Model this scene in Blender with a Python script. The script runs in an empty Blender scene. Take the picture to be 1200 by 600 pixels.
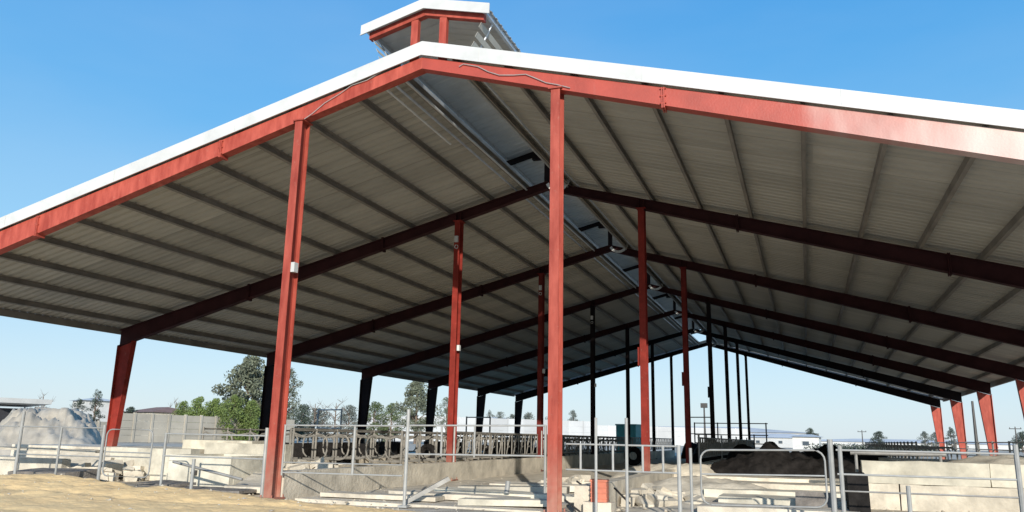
import bpy, bmesh, math, random
import numpy as np
from mathutils import Vector, Matrix, noise
random.seed(7)
R = math.radians
sc = bpy.context.scene
col = sc.collection

# ------------------------------------------------------------------ camera
F, YAW, PITCH, ROLL = 931.78, -0.35174, 0.22386, 0.02015
CX, CY, CZ = 6.2107, -12.064, 1.1258
cd = bpy.data.cameras.new('camera'); cam = bpy.data.objects.new('camera', cd); col.objects.link(cam)
sc.camera = cam
cd.sensor_fit = 'HORIZONTAL'; cd.sensor_width = 36.0; cd.lens = F * 36.0 / 1200.0
cd.clip_start = 0.1; cd.clip_end = 6000
fwd = Vector((math.sin(YAW) * math.cos(PITCH), math.cos(YAW) * math.cos(PITCH), math.sin(PITCH)))
rt0 = Vector((math.cos(YAW), -math.sin(YAW), 0)); up0 = rt0.cross(fwd)
rt = rt0 * math.cos(ROLL) - up0 * math.sin(ROLL) * -1
up = up0 * math.cos(ROLL) - rt0 * math.sin(ROLL)
cam.matrix_world = Matrix(((rt.x, up.x, -fwd.x, CX), (rt.y, up.y, -fwd.y, CY), (rt.z, up.z, -fwd.z, CZ), (0, 0, 0, 1)))

def ray(u, v):
    return rt * ((u - 600) / F) + up * ((300 - v) / F) + fwd
def at(u, v, z=None, Y=None, X=None, dist=None):
    """world point seen at (u, v) of the photo on a given world plane"""
    d = ray(u, v)
    if z is not None: k = (z - CZ) / d.z
    elif Y is not None: k = (Y - CY) / d.y
    elif X is not None: k = (X - CX) / d.x
    else: k = dist / math.hypot(d.x, d.y)
    return Vector((CX, CY, CZ)) + d * k

# ------------------------------------------------------------------ materials
def mat(name, c, rough=.7, metal=0., var=.25, scale=3., c2=None, bump=.0, bscale=30., detail=6, spec=.5, streak=None):
    m = bpy.data.materials.new(name); m.use_nodes = True
    nt = m.node_tree; n = nt.nodes; L = nt.links
    b = n['Principled BSDF']
    b.inputs['Roughness'].default_value = rough; b.inputs['Metallic'].default_value = metal
    b.inputs['Specular IOR Level'].default_value = spec
    tc = n.new('ShaderNodeTexCoord'); mp = n.new('ShaderNodeMapping'); L.new(tc.outputs['Object'], mp.inputs[0])
    if streak: mp.inputs['Scale'].default_value = streak
    no = n.new('ShaderNodeTexNoise'); no.inputs['Scale'].default_value = scale; no.inputs['Detail'].default_value = detail
    no.inputs['Roughness'].default_value = .6
    L.new(mp.outputs[0], no.inputs['Vector'])
    oi = n.new('ShaderNodeObjectInfo')
    cr = n.new('ShaderNodeValToRGB'); L.new(no.outputs['Fac'], cr.inputs[0])
    c = tuple(c); lo = tuple(x * (1 - var) for x in c); hi = c2 if c2 else tuple(min(1, x * (1 + var)) for x in c)
    cr.color_ramp.elements[0].position = .32; cr.color_ramp.elements[0].color = (*lo, 1)
    cr.color_ramp.elements[1].position = .68; cr.color_ramp.elements[1].color = (*hi, 1)
    hs = n.new('ShaderNodeHueSaturation'); L.new(cr.outputs[0], hs.inputs['Color'])
    mr = n.new('ShaderNodeMapRange'); mr.inputs[3].default_value = .88; mr.inputs[4].default_value = 1.12
    L.new(oi.outputs['Random'], mr.inputs[0]); L.new(mr.outputs[0], hs.inputs['Value'])
    L.new(hs.outputs[0], b.inputs['Base Color'])
    if bump:
        n2 = n.new('ShaderNodeTexNoise'); n2.inputs['Scale'].default_value = bscale; n2.inputs['Detail'].default_value = 5
        L.new(mp.outputs[0], n2.inputs['Vector'])
        bp = n.new('ShaderNodeBump'); bp.inputs['Strength'].default_value = bump; bp.inputs['Distance'].default_value = .03
        L.new(n2.outputs['Fac'], bp.inputs['Height']); L.new(bp.outputs[0], b.inputs['Normal'])
    return m

M = {}
M['red'] = mat('red_primer_paint', (.34, .05, .032), .6, var=.22, scale=3.2, bump=.2, bscale=8, spec=.3, c2=(.44, .09, .06), streak=(2, 2, .5), detail=10)
M['red_shade'] = mat('shade_dark_primer_paint', (.038, .012, .012), .75, var=.3, scale=2.0, spec=.15)  # red steel darkened: roof shade on inner rafters put into the colour
M['red_soft_shade'] = mat('soft_shade_column_paint', (.235, .030, .021), .7, var=.25, scale=3, spec=.12, detail=10)  # front red darkened to carry the shade under the roof
M['red_mid_shade'] = mat('mid_shade_column_paint', (.14, .022, .018), .75, var=.25, scale=3, spec=.1)  # darker again, painted-in shade for the third frame
M['black_in'] = mat('shade_black_steel', (.014, .010, .011), .8, var=.3, scale=2.0, spec=.12)  # same red steel painted near black for the deep shade
M['white'] = mat('white_trim_sheet', (.57, .57, .55), .5, var=.10, scale=2, detail=10)
M['sheet'] = mat('roof_sheet', (.43, .40, .34), .6, metal=.0, var=.10, scale=.6, streak=(1, 5, 1))
M['purlin'] = mat('purlin_steel', (.21, .185, .155), .6, metal=.0, var=.25, scale=1.5)
M['galv'] = mat('galvanised_steel', (.50, .54, .58), .32, metal=.55, var=.15, scale=3)
M['vent'] = mat('vent_cap_sheet', (.62, .61, .58), .5, metal=.0, var=.1, scale=1.5)
M['pipe'] = mat('galvanised_pipe', (.33, .33, .315), .6, metal=.1, var=.14, scale=5)
M['pipe_d'] = mat('dull_pipe', (.30, .29, .27), .5, metal=.3, var=.25, scale=5)
M['conc'] = mat('pale_concrete', (.58, .52, .42), .9, var=.28, scale=2.2, bump=.5, bscale=14, detail=10)
M['conc2'] = mat('grey_concrete', (.48, .44, .36), .85, var=.25, scale=2.1, bump=.5, bscale=14, detail=10)
M['cream'] = mat('cream_render', (.54, .50, .405), .9, var=.30, scale=1.8, bump=.4, bscale=9, detail=10)
M['sand'] = mat('yellow_sand', (.93, .64, .31), .95, var=.10, scale=1.2, bump=.45, bscale=12, detail=12)
M['black'] = mat('black_plastic_film', (.014, .012, .011), .8, var=.5, scale=6, bump=1.0, bscale=7, spec=.2)
M['rubber'] = mat('grey_rubber_mat', (.19, .17, .15), .8, var=.35, scale=5, bump=.6)
M['wood'] = mat('weathered_board', (.50, .45, .36), .8, var=.25, scale=2.5, streak=(1, 8, 8), bump=.4)
M['orange'] = mat('orange_plastic', (.55, .17, .10), .6, var=.2, scale=6)
M['teal'] = mat('teal_painted_metal', (.05, .26, .23), .5, var=.15, scale=2)
M['bark'] = mat('bark', (.16, .12, .09), .9, var=.3, scale=6)
M['leaf'] = mat('green_leaves', (.085, .115, .045), .7, var=.45, scale=.9)
M['leafg'] = mat('fresh_green_leaves', (.13, .18, .045), .7, var=.4, scale=.9)
M['leaf2'] = mat('grey_green_leaves', (.13, .145, .095), .75, var=.4, scale=.8)
M['leaf3'] = mat('dark_leaves', (.055, .075, .055), .75, var=.4, scale=.8)
M['leafh'] = mat('haze_pale_leaves', (.14, .16, .14), .8, var=.3, scale=.3)  # greyed green, distance haze mixed into the leaf colour
M['roofb'] = mat('brown_tiles', (.22, .13, .10), .8, var=.2, scale=1)
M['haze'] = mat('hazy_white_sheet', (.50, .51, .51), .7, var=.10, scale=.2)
M['loop'] = mat('dusty_loop_pipe', (.21, .195, .17), .75, var=.35, scale=4)
M['floor'] = mat('dusty_warm_concrete', (.56, .47, .34), .9, var=.25, scale=.8, bump=.5, bscale=6)
M['earth'] = mat('grey_tan_earth', (.44, .39, .31), .95, var=.25, scale=1.2, bump=.5, bscale=3)
M['dark'] = mat('canopy_shade', (.03, .03, .035), .6, var=.2)
M['glass'] = mat('window_glass', (.08, .10, .12), .15, var=.1)
M['panelw'] = mat('precast_panels', (.42, .38, .31), .9, var=.14, scale=.5)
M['stone'] = mat('pale_stones', (.52, .46, .36), .9, var=.3, scale=3)
M['black_ins'] = mat('dark_insulator', (.05, .045, .04), .5)

def sheet_laps(m, width=1.0):
    n = m.node_tree.nodes; L = m.node_tree.links; b = n['Principled BSDF']
    src = b.inputs['Base Color'].links[0].from_socket
    tc = n.new('ShaderNodeTexCoord'); sp = n.new('ShaderNodeSeparateXYZ'); L.new(tc.outputs['Object'], sp.inputs[0])
    dv = n.new('ShaderNodeMath'); dv.operation = 'DIVIDE'; L.new(sp.outputs[1], dv.inputs[0]); dv.inputs[1].default_value = width
    fl = n.new('ShaderNodeMath'); fl.operation = 'FLOOR'; L.new(dv.outputs[0], fl.inputs[0])
    dx = n.new('ShaderNodeMath'); dx.operation = 'DIVIDE'; L.new(sp.outputs[0], dx.inputs[0]); dx.inputs[1].default_value = 6.6
    fx = n.new('ShaderNodeMath'); fx.operation = 'FLOOR'; L.new(dx.outputs[0], fx.inputs[0])
    cb = n.new('ShaderNodeCombineXYZ'); L.new(fl.outputs[0], cb.inputs[0]); L.new(fx.outputs[0], cb.inputs[1])
    wn = n.new('ShaderNodeTexWhiteNoise'); L.new(cb.outputs[0], wn.inputs['Vector'])
    fr = n.new('ShaderNodeMath'); fr.operation = 'FRACT'; L.new(dv.outputs[0], fr.inputs[0])
    lt = n.new('ShaderNodeMath'); lt.operation = 'LESS_THAN'; L.new(fr.outputs[0], lt.inputs[0]); lt.inputs[1].default_value = .03
    mr = n.new('ShaderNodeMapRange'); mr.inputs[3].default_value = .88; mr.inputs[4].default_value = 1.10; L.new(wn.outputs['Value'], mr.inputs[0])
    sb = n.new('ShaderNodeMath'); sb.operation = 'MULTIPLY_ADD'; L.new(lt.outputs[0], sb.inputs[0]); sb.inputs[1].default_value = -.3; L.new(mr.outputs[0], sb.inputs[2])
    hs = n.new('ShaderNodeHueSaturation'); L.new(src, hs.inputs['Color']); L.new(sb.outputs[0], hs.inputs['Value'])
    L.new(hs.outputs[0], b.inputs['Base Color'])
sheet_laps(M['sheet'])
def dusty_foot(m):
    n = m.node_tree.nodes; L = m.node_tree.links; b = n['Principled BSDF']
    src = b.inputs['Base Color'].links[0].from_socket
    tc = n.new('ShaderNodeTexCoord'); sp = n.new('ShaderNodeSeparateXYZ'); L.new(tc.outputs['Object'], sp.inputs[0])
    no = n.new('ShaderNodeTexNoise'); no.inputs['Scale'].default_value = 7; no.inputs['Detail'].default_value = 8; L.new(tc.outputs['Object'], no.inputs['Vector'])
    mr = n.new('ShaderNodeMapRange'); mr.inputs[1].default_value = 1.1; mr.inputs[2].default_value = .0; L.new(sp.outputs[2], mr.inputs[0])
    mu = n.new('ShaderNodeMath'); mu.operation = 'MULTIPLY'; L.new(mr.outputs[0], mu.inputs[0]); L.new(no.outputs['Fac'], mu.inputs[1])
    no2 = n.new('ShaderNodeTexNoise'); no2.inputs['Scale'].default_value = 11; no2.inputs['Detail'].default_value = 12; no2.inputs['Roughness'].default_value = .7; L.new(tc.outputs['Object'], no2.inputs['Vector'])
    r2 = n.new('ShaderNodeMapRange'); r2.inputs[1].default_value = .60; r2.inputs[2].default_value = .72; r2.inputs[4].default_value = .35; L.new(no2.outputs['Fac'], r2.inputs[0])
    ad = n.new('ShaderNodeMath'); ad.use_clamp = True; L.new(mu.outputs[0], ad.inputs[0]); L.new(r2.outputs[0], ad.inputs[1])
    mx = n.new('ShaderNodeMix'); mx.data_type = 'RGBA'; L.new(ad.outputs[0], mx.inputs[0]); L.new(src, mx.inputs[6]); mx.inputs[7].default_value = (.42, .27, .20, 1)
    L.new(mx.outputs[2], b.inputs['Base Color'])
dusty_foot(M['red']); dusty_foot(M['red_soft_shade'])
# long front rafter: red primer that turns pinkish white in streaks towards its right end
def whitening_red():
    m = mat('whitening_red_primer', (.36, .055, .034), .5, var=.14, scale=2.2, bump=.1)
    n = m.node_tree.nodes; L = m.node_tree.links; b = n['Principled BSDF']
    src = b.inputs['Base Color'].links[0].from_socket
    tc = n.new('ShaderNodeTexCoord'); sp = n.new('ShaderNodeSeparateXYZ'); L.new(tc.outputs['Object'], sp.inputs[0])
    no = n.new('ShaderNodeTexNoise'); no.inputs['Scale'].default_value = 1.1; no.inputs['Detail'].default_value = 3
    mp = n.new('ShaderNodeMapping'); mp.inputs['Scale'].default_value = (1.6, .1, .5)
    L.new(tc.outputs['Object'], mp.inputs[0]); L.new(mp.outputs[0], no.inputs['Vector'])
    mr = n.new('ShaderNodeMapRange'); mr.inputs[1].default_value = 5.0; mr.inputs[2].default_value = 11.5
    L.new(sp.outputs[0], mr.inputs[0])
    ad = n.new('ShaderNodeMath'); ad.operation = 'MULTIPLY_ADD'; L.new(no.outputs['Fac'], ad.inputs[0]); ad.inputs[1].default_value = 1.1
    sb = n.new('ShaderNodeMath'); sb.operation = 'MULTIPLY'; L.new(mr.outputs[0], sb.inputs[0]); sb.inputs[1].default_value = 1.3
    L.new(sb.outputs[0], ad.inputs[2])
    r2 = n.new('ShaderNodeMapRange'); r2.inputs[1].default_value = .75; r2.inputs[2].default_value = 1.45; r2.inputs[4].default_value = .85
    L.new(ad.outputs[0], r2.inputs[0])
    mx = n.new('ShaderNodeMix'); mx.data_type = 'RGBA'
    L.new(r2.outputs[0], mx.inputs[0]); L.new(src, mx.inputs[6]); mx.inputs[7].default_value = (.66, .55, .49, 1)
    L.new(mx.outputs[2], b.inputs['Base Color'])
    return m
M['red_whitening'] = whitening_red()

# pale trampled ground: sand, dust and stains
def ground_mat():
    m = mat('trampled_ground', (.52, .46, .37), .95, var=.16, scale=.35, bump=.6, bscale=5, detail=14, c2=(.64, .57, .46))
    n = m.node_tree.nodes; L = m.node_tree.links; b = n['Principled BSDF']
    src = b.inputs['Base Color'].links[0].from_socket
    no = n.new('ShaderNodeTexNoise'); no.inputs['Scale'].default_value = 2.2; no.inputs['Detail'].default_value = 12
    tc = n.new('ShaderNodeTexCoord'); L.new(tc.outputs['Object'], no.inputs['Vector'])
    cr = n.new('ShaderNodeValToRGB'); cr.color_ramp.elements[0].position = .42; cr.color_ramp.elements[1].position = .6
    cr.color_ramp.elements[0].color = (.55, .50, .44, 1); cr.color_ramp.elements[1].color = (1, 1, 1, 1)
    L.new(no.outputs['Fac'], cr.inputs[0])
    mx = n.new('ShaderNodeMix'); mx.data_type = 'RGBA'; mx.blend_type = 'MULTIPLY'; mx.inputs[0].default_value = .7
    L.new(src, mx.inputs[6]); L.new(cr.outputs[0], mx.inputs[7]); L.new(mx.outputs[2], b.inputs['Base Color'])
    return m
M['ground'] = ground_mat()

# ------------------------------------------------------------------ mesh helpers
def obj(name, bm, m, parent=None, smooth=False, loc=None):
    me = bpy.data.meshes.new(name); bm.normal_update(); bm.to_mesh(me); bm.free()
    o = bpy.data.objects.new(name, me); col.objects.link(o)
    for mm in (m if isinstance(m, (list, tuple)) else [m]): me.materials.append(M[mm] if isinstance(mm, str) else mm)
    if smooth:
        for p in me.polygons: p.use_smooth = True
    if parent: o.parent = parent
    if loc: o.location = loc
    return o
def tag(o, label, cat, group=None, kind=None):
    if label: o['label'] = label
    if cat: o['category'] = cat
    if group: o['group'] = group
    if kind: o['kind'] = kind
    return o
def thing(name, label, cat, loc=(0, 0, 0), rz=0, group=None):
    o = bpy.data.objects.new(name, None); col.objects.link(o); o.location = loc; o.rotation_euler = (0, 0, rz)
    return tag(o, label, cat, group)
def struct(name, bm, m, smooth=False):
    o = obj(name, bm, m, None, smooth); o['kind'] = 'structure'; return o
def dup(root, loc, rz, label=None):
    r = root.copy(); col.objects.link(r); r.location = loc; r.rotation_euler = (0, 0, rz)
    if label: r['label'] = label
    for ch in list(root.children):
        c = ch.copy(); col.objects.link(c); c.parent = r
        for g in ch.children:
            d = g.copy(); col.objects.link(d); d.parent = c
    return r
def BM(): return bmesh.new()
def hexa(bm, v8):
    """8 corners: bottom loop then top loop"""
    v = [bm.verts.new(p) for p in v8]
    for f in ((3, 2, 1, 0), (4, 5, 6, 7), (0, 1, 5, 4), (1, 2, 6, 5), (2, 3, 7, 6), (3, 0, 4, 7)):
        bm.faces.new([v[i] for i in f])
    return v
def box(bm, x0, x1, y0, y1, z0, z1):
    hexa(bm, [(x0, y0, z0), (x1, y0, z0), (x1, y1, z0), (x0, y1, z0), (x0, y0, z1), (x1, y0, z1), (x1, y1, z1), (x0, y1, z1)])
def bar(bm, a, b, w, h, upv=(0, 0, 1)):
    a = Vector(a); b = Vector(b); d = (b - a).normalized(); s = d.cross(Vector(upv))
    if s.length < 1e-4: s = Vector((1, 0, 0))
    s.normalize(); t = s.cross(d)
    q = [(-w / 2, -h / 2), (w / 2, -h / 2), (w / 2, h / 2), (-w / 2, h / 2)]
    hexa(bm, [a + s * x + t * y for x, y in q] + [b + s * x + t * y for x, y in q])
def tube(bm, pts, r, seg=8, r2=None):
    pts = [Vector(p) for p in pts]; rings = []
    n = len(pts); ref = None
    for i, p in enumerate(pts):
        d = (pts[min(i + 1, n - 1)] - pts[max(i - 1, 0)]).normalized()
        if ref is None:
            ref = Vector((0, 0, 1)) if abs(d.z) < .9 else Vector((1, 0, 0))
        s = d.cross(ref)
        if s.length < 1e-3: s = d.cross(Vector((.3, 1, .2)))
        s.normalize(); t = s.cross(d); ref = t.copy() if False else ref
        rr = r if r2 is None else r + (r2 - r) * i / max(1, n - 1)
        rings.append([bm.verts.new(p + (s * math.cos(2 * math.pi * k / seg) + t * math.sin(2 * math.pi * k / seg)) * rr) for k in range(seg)])
    for a, b in zip(rings, rings[1:]):
        for k in range(seg): bm.faces.new((a[k], a[(k + 1) % seg], b[(k + 1) % seg], b[k]))
    bm.faces.new(rings[0][::-1]); bm.faces.new(rings[-1])
def arc(c, r, a0, a1, n, ax=(1, 0, 0), ay=(0, 0, 1)):
    c = Vector(c); ax = Vector(ax); ay = Vector(ay)
    return [c + ax * r * math.cos(R(a0 + (a1 - a0) * i / n)) + ay * r * math.sin(R(a0 + (a1 - a0) * i / n)) for i in range(n + 1)]
def rough_box(bm, x0, x1, y0, y1, z0, z1, step=.25, amp=.02, seed=0, slump=0):
    """box with a subdivided, slightly uneven surface"""
    t = BM(); box(t, x0, x1, y0, y1, z0, z1)
    for axis, (lo, hi) in enumerate(((x0, x1), (y0, y1), (z0, z1))):
        k = min(60, int((hi - lo) / step))
        for i in range(1, k + 1):
            c = lo + (hi - lo) * i / (k + 1); pl = [0, 0, 0]; pl[axis] = c; no = [0, 0, 0]; no[axis] = 1
            bmesh.ops.bisect_plane(t, geom=t.verts[:] + t.edges[:] + t.faces[:], plane_co=pl, plane_no=no)
    for v in t.verts:
        q = v.co * 1.7 + Vector((seed * 3.1, seed, seed))
        nv = noise.noise_vector(q) * amp + noise.noise_vector(q * 4) * amp * .5
        if v.co.z < z0 + 1e-4: nv.z = 0
        v.co += nv
    t.normal_update(); me = bpy.data.meshes.new('tmp'); t.to_mesh(me); t.free(); bm.from_mesh(me); bpy.data.meshes.remove(me)
def heap(bm, cx, cy, lx, ly, h, seed, nx=40, ny=24, rough=.25, z0=-.05, prof=1.0, ang=0):
    g = []
    ca, sa = math.cos(ang), math.sin(ang)
    for j in range(ny + 1):
        row = []
        for i in range(nx + 1):
            a = i / nx * 2 - 1; b = j / ny * 2 - 1
            e = max(0, 1 - abs(a) ** 3) ** prof * max(0, 1 - abs(b) ** 2.2) ** prof
            x = a * lx / 2; y = b * ly / 2
            q = Vector((x * .9 + seed * 7, y * .9, seed))
            z = e * h * (1 + rough * (noise.noise(q) + .5 * noise.noise(q * 2.7) + .25 * noise.noise(q * 7)))
            row.append(bm.verts.new((cx + x * ca - y * sa, cy + x * sa + y * ca, z0 + z)))
        g.append(row)
    for j in range(ny):
        for i in range(nx): bm.faces.new((g[j][i], g[j][i + 1], g[j + 1][i + 1], g[j + 1][i]))

# ------------------------------------------------------------------ barn dimensions
S = 7.5; NF = 7; A = 2.55; W = 14.1; YEND = S * (NF - 1)
def slope(x): return .256 if x < 0 else .274
def ztop(x): return 7.86 - slope(x) * abs(x)             # top of rafters
def dep(x): return .22 + .021 * abs(x)               # rafter depth
def zund(x): return ztop(x) - dep(x)
PH = .15                                             # purlin height
OPEN = .56                                           # half width of the ridge slot
YF = -.13; YB = YEND + .35                           # roof ends
XE = W + .42

barn = thing('barn', 'long open-sided livestock barn with red steel frame, corrugated gable roof and raised ridge vent', 'barn')

def columns():
    for li, x in enumerate((-W, -A, A, W)):
        for i in range(NF):
            y = i * S; bm = BM(); s = 1 if x > 0 else -1
            zt = zund(x) + .01
            if abs(x) < 5:
                w, d = .08, .13
                box(bm, x - w, x + w, y - d, y - d + .014, -.05, zt - .02)
                box(bm, x - w, x + w, y + d - .014, y + d, -.05, zt - .02)
                box(bm, x - .008, x + .008, y - d + .014, y + d - .014, -.05, zt - .02)
                for sx_ in (-.11, .11):
                    for sy_ in (-.16, .16): tube(bm, [(x + sx_, y + sy_, .03), (x + sx_, y + sy_, .075)], .014, 6)
                box(bm, x - w - .04, x + w + .04, y - d - .03, y + d + .03, zt - .02, zt + .005)
                box(bm, x - w - .06, x + w + .06, y - d - .06, y + d + .06, 0.0, .03)
            else:
                # eave column: tapered, straight outer flange, inner flange widens upwards
                w0, w1 = .26, .58; d = .10; zh = zt
                xo = x + s * .13
                def q(xx, yy, z): return (xx, yy, z)
                ib, it = xo - s * w0, xo - s * w1
                zo = zund(xo) ; zi = zund(it)
                for (xa, xb, xc, xd, za, zb) in ((xo - s * .02, xo, xo - s * .02, xo, zo, zo), (ib, ib + s * .02, it, it + s * .02, zi, zi)):
                    lo = sorted((xa, xb)); hi = sorted((xc, xd))
                    hexa(bm, [(lo[0], y - d, -.05), (lo[1], y - d, -.05), (lo[1], y + d, -.05), (lo[0], y + d, -.05),
                              (hi[0], y - d, za), (hi[1], y - d, za), (hi[1], y + d, zb), (hi[0], y + d, zb)])
                xs = sorted((xo - s * .02, ib + s * .02)); xt = sorted((xo - s * .02, it + s * .02))
                hexa(bm, [(xs[0], y - .01, -.05), (xs[1], y - .01, -.05), (xs[1], y + .01, -.05), (xs[0], y + .01, -.05),
                          (xt[0], y - .01, zi - .02), (xt[1], y - .01, zo - .02), (xt[1], y + .01, zo - .02), (xt[0], y + .01, zi - .02)] if s > 0 else
                     [(xs[0], y - .01, -.05), (xs[1], y - .01, -.05), (xs[1], y + .01, -.05), (xs[0], y + .01, -.05),
                      (xt[0], y - .01, zo - .02), (xt[1], y - .01, zi - .02), (xt[1], y + .01, zi - .02), (xt[0], y + .01, zo - .02)])
            m = 'red' if i == 0 or x > 5 else ('red_soft_shade' if i < 2 else 'red_mid_shade' if i == 2 else 'black_in')  # sunlit columns stay red, deeper ones take shade-darkened copies
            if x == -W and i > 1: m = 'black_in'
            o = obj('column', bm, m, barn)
            if i == 0 and abs(x) < 5: o['label'] = 'bright red front column ' + ('left of the feed alley' if x < 0 else 'right of the feed alley')
            if i == 0 and x < 0 and abs(x) < 5:
                b = BM(); box(b, x + .081, x + .16, y - .12, y + .0, 3.98, 4.16); obj('junction_box', b, 'white', o)
            if i in (1, 2, 3) and x == -A:
                b = BM(); box(b, x - .05, x + .05, y - .19, y - .132, zt - .62, zt - .45)
                tube(b, arc((x, y - .15, zt - .75), .05, 0, 340, 10), .012, 6); obj('junction_box', b, 'white', o)
                b = BM(); box(b, x + .081, x + .15, y - .06, y + .04, 3.35, 3.5); obj('junction_box', b, 'white', o)
            if i in (1, 2, 3) and x == A:
                b = BM(); box(b, x - .15, x - .081, y - .06, y + .06, 2.9, 3.35); obj('electric_box', b, m, o)
columns()

def rafters():
    for i in range(NF):
        y = i * S
        for s in (-1, 1):
            bm = BM(); n = 10; d = .095 if i else .10
            x1 = W + .13
            for k in range(n):
                xa = s * x1 * k / n; xb = s * x1 * (k + 1) / n
                def quad(ya, yb, fa, fb):
                    # slab between heights fa(x) and fb(x)
                    v = []
                    A_, B_ = (xa, xb) if s > 0 else (xb, xa)
                    hexa(bm, [(A_, ya, fa(A_)), (B_, ya, fa(B_)), (B_, yb, fa(B_)), (A_, yb, fa(A_)),
                              (A_, ya, fb(A_)), (B_, ya, fb(B_)), (B_, yb, fb(B_)), (A_, yb, fb(A_))])
                quad(y - d, y + d, lambda x: zund(x), lambda x: zund(x) + .02)
                quad(y - d, y + d, lambda x: ztop(x) - .02, lambda x: ztop(x))
                if i == 0:   # front member is closed with a flat face plate
                    quad(y - d, y - d + .012, lambda x: zund(x) + .02, lambda x: ztop(x) - .02)
                quad(y - .008, y + .008, lambda x: zund(x) + .02, lambda x: ztop(x) - .02)
            # splice plates and stiffeners
            for xs in (4.9, 9.4):
                x = s * xs
                for e in (-.018, .018):
                    hexa(bm, [(x + e - .012, y - d - .01, zund(x) - .055), (x + e + .012, y - d - .01, zund(x) - .055), (x + e + .012, y + d + .01, zund(x) - .055), (x + e - .012, y + d + .01, zund(x) - .055),
                              (x + e - .012, y - d - .01, ztop(x) + .03), (x + e + .012, y - d - .01, ztop(x) + .03), (x + e + .012, y + d + .01, ztop(x) + .03), (x + e - .012, y + d + .01, ztop(x) + .03)]) if i else None
            if i == 0:
                for xs in ((4.35, 9.0) if s < 0 else (4.35,)):
                    x = s * xs
                    for e in (-.016, .016):
                        hexa(bm, [(x + e - .01, y - d - .03, zund(x) - .05), (x + e + .01, y - d - .03, zund(x) - .05), (x + e + .01, y + d, zund(x) - .05), (x + e - .01, y + d, zund(x) - .05),
                                  (x + e - .01, y - d - .03, ztop(x) - .01), (x + e + .01, y - d - .03, ztop(x) - .01), (x + e + .01, y + d, ztop(x) - .01), (x + e - .01, y + d, ztop(x) - .01)])
                    for q in range(3):
                        zq = zund(x) + .03 + q * (dep(x) - .06) / 2
                        tube(bm, [(x - .05, y - d - .018, zq), (x + .05, y - d - .018, zq)], .012, 6)
            for e in (-.07, .07):
                x = s * A + e
                box(bm, x - .008, x + .008, y - d - .006, y + d + .004, zund(x) + .021, ztop(x) - .03)
            m = ('red_whitening' if s > 0 else 'red') if i == 0 else ('red_shade' if i < 5 else 'black_in')  # inner rafters use the paint with shade in its colour
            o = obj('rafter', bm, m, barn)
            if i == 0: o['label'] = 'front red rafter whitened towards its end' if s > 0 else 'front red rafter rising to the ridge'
rafters()

# purlins
PX = [1.62 + 1.205 * k for k in range(11)]
for s in (-1, 1):
    for k, x in enumerate([OPEN + .06] + PX):
        bm = BM(); x = x * s; z = ztop(x)
        # C section: two thin flanges and a web
        sl = -slope(x) * s
        y0, y1 = YF + .06, YB - .06
        def fl(za, zb, xa, xb):
            hexa(bm, [(xa, y0, z + za + sl * (xa - x)), (xb, y0, z + za + sl * (xb - x)), (xb, y1, z + za + sl * (xb - x)), (xa, y1, z + za + sl * (xa - x)),
                      (xa, y0, z + zb + sl * (xa - x)), (xb, y0, z + zb + sl * (xb - x)), (xb, y1, z + zb + sl * (xb - x)), (xa, y1, z + zb + sl * (xa - x))])
        fl(.003, .012, x - .035, x + .035); fl(PH - .012, PH - .003, x - .035, x + .035)
        fl(.012, PH - .012, x - .035, x - .025)
        obj('purlin', bm, 'purlin', barn)
    # eave strut
    bm = BM(); x = s * (XE - .08); z = ztop(x)
    box(bm, x - .035, x + .035, YF + .06, YB - .06, z - .06, z + PH - .02); obj('eave_beam', bm, 'purlin', barn)

def corr_sheet(x0, x1, zf, y0, y1, pitch=.25, h=.024, th=.004):
    bm = BM(); ys = []
    y = y0
    while y < y1:
        for dy, z in ((0, 0), (pitch * .55, 0), (pitch * .65, 1), (pitch * .9, 1)):
            if y + dy <= y1: ys.append((y + dy, z * h))
        y += pitch
    n = 8; rows = []
    for yy, zz in ys:
        rows.append([bm.verts.new((x0 + (x1 - x0) * k / n, yy, zf(x0 + (x1 - x0) * k / n) + zz)) for k in range(n + 1)])
    for a, b in zip(rows, rows[1:]):
        for k in range(n): bm.faces.new((a[k], a[k + 1], b[k + 1], b[k]))
    return bm
for s in (-1, 1):
    bm = corr_sheet(s * OPEN, s * XE, lambda x: ztop(x) + PH, YF + .02, YB, .25, .042 if s < 0 else .024)
    obj('roof_panel', bm, 'sheet', barn)
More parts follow.
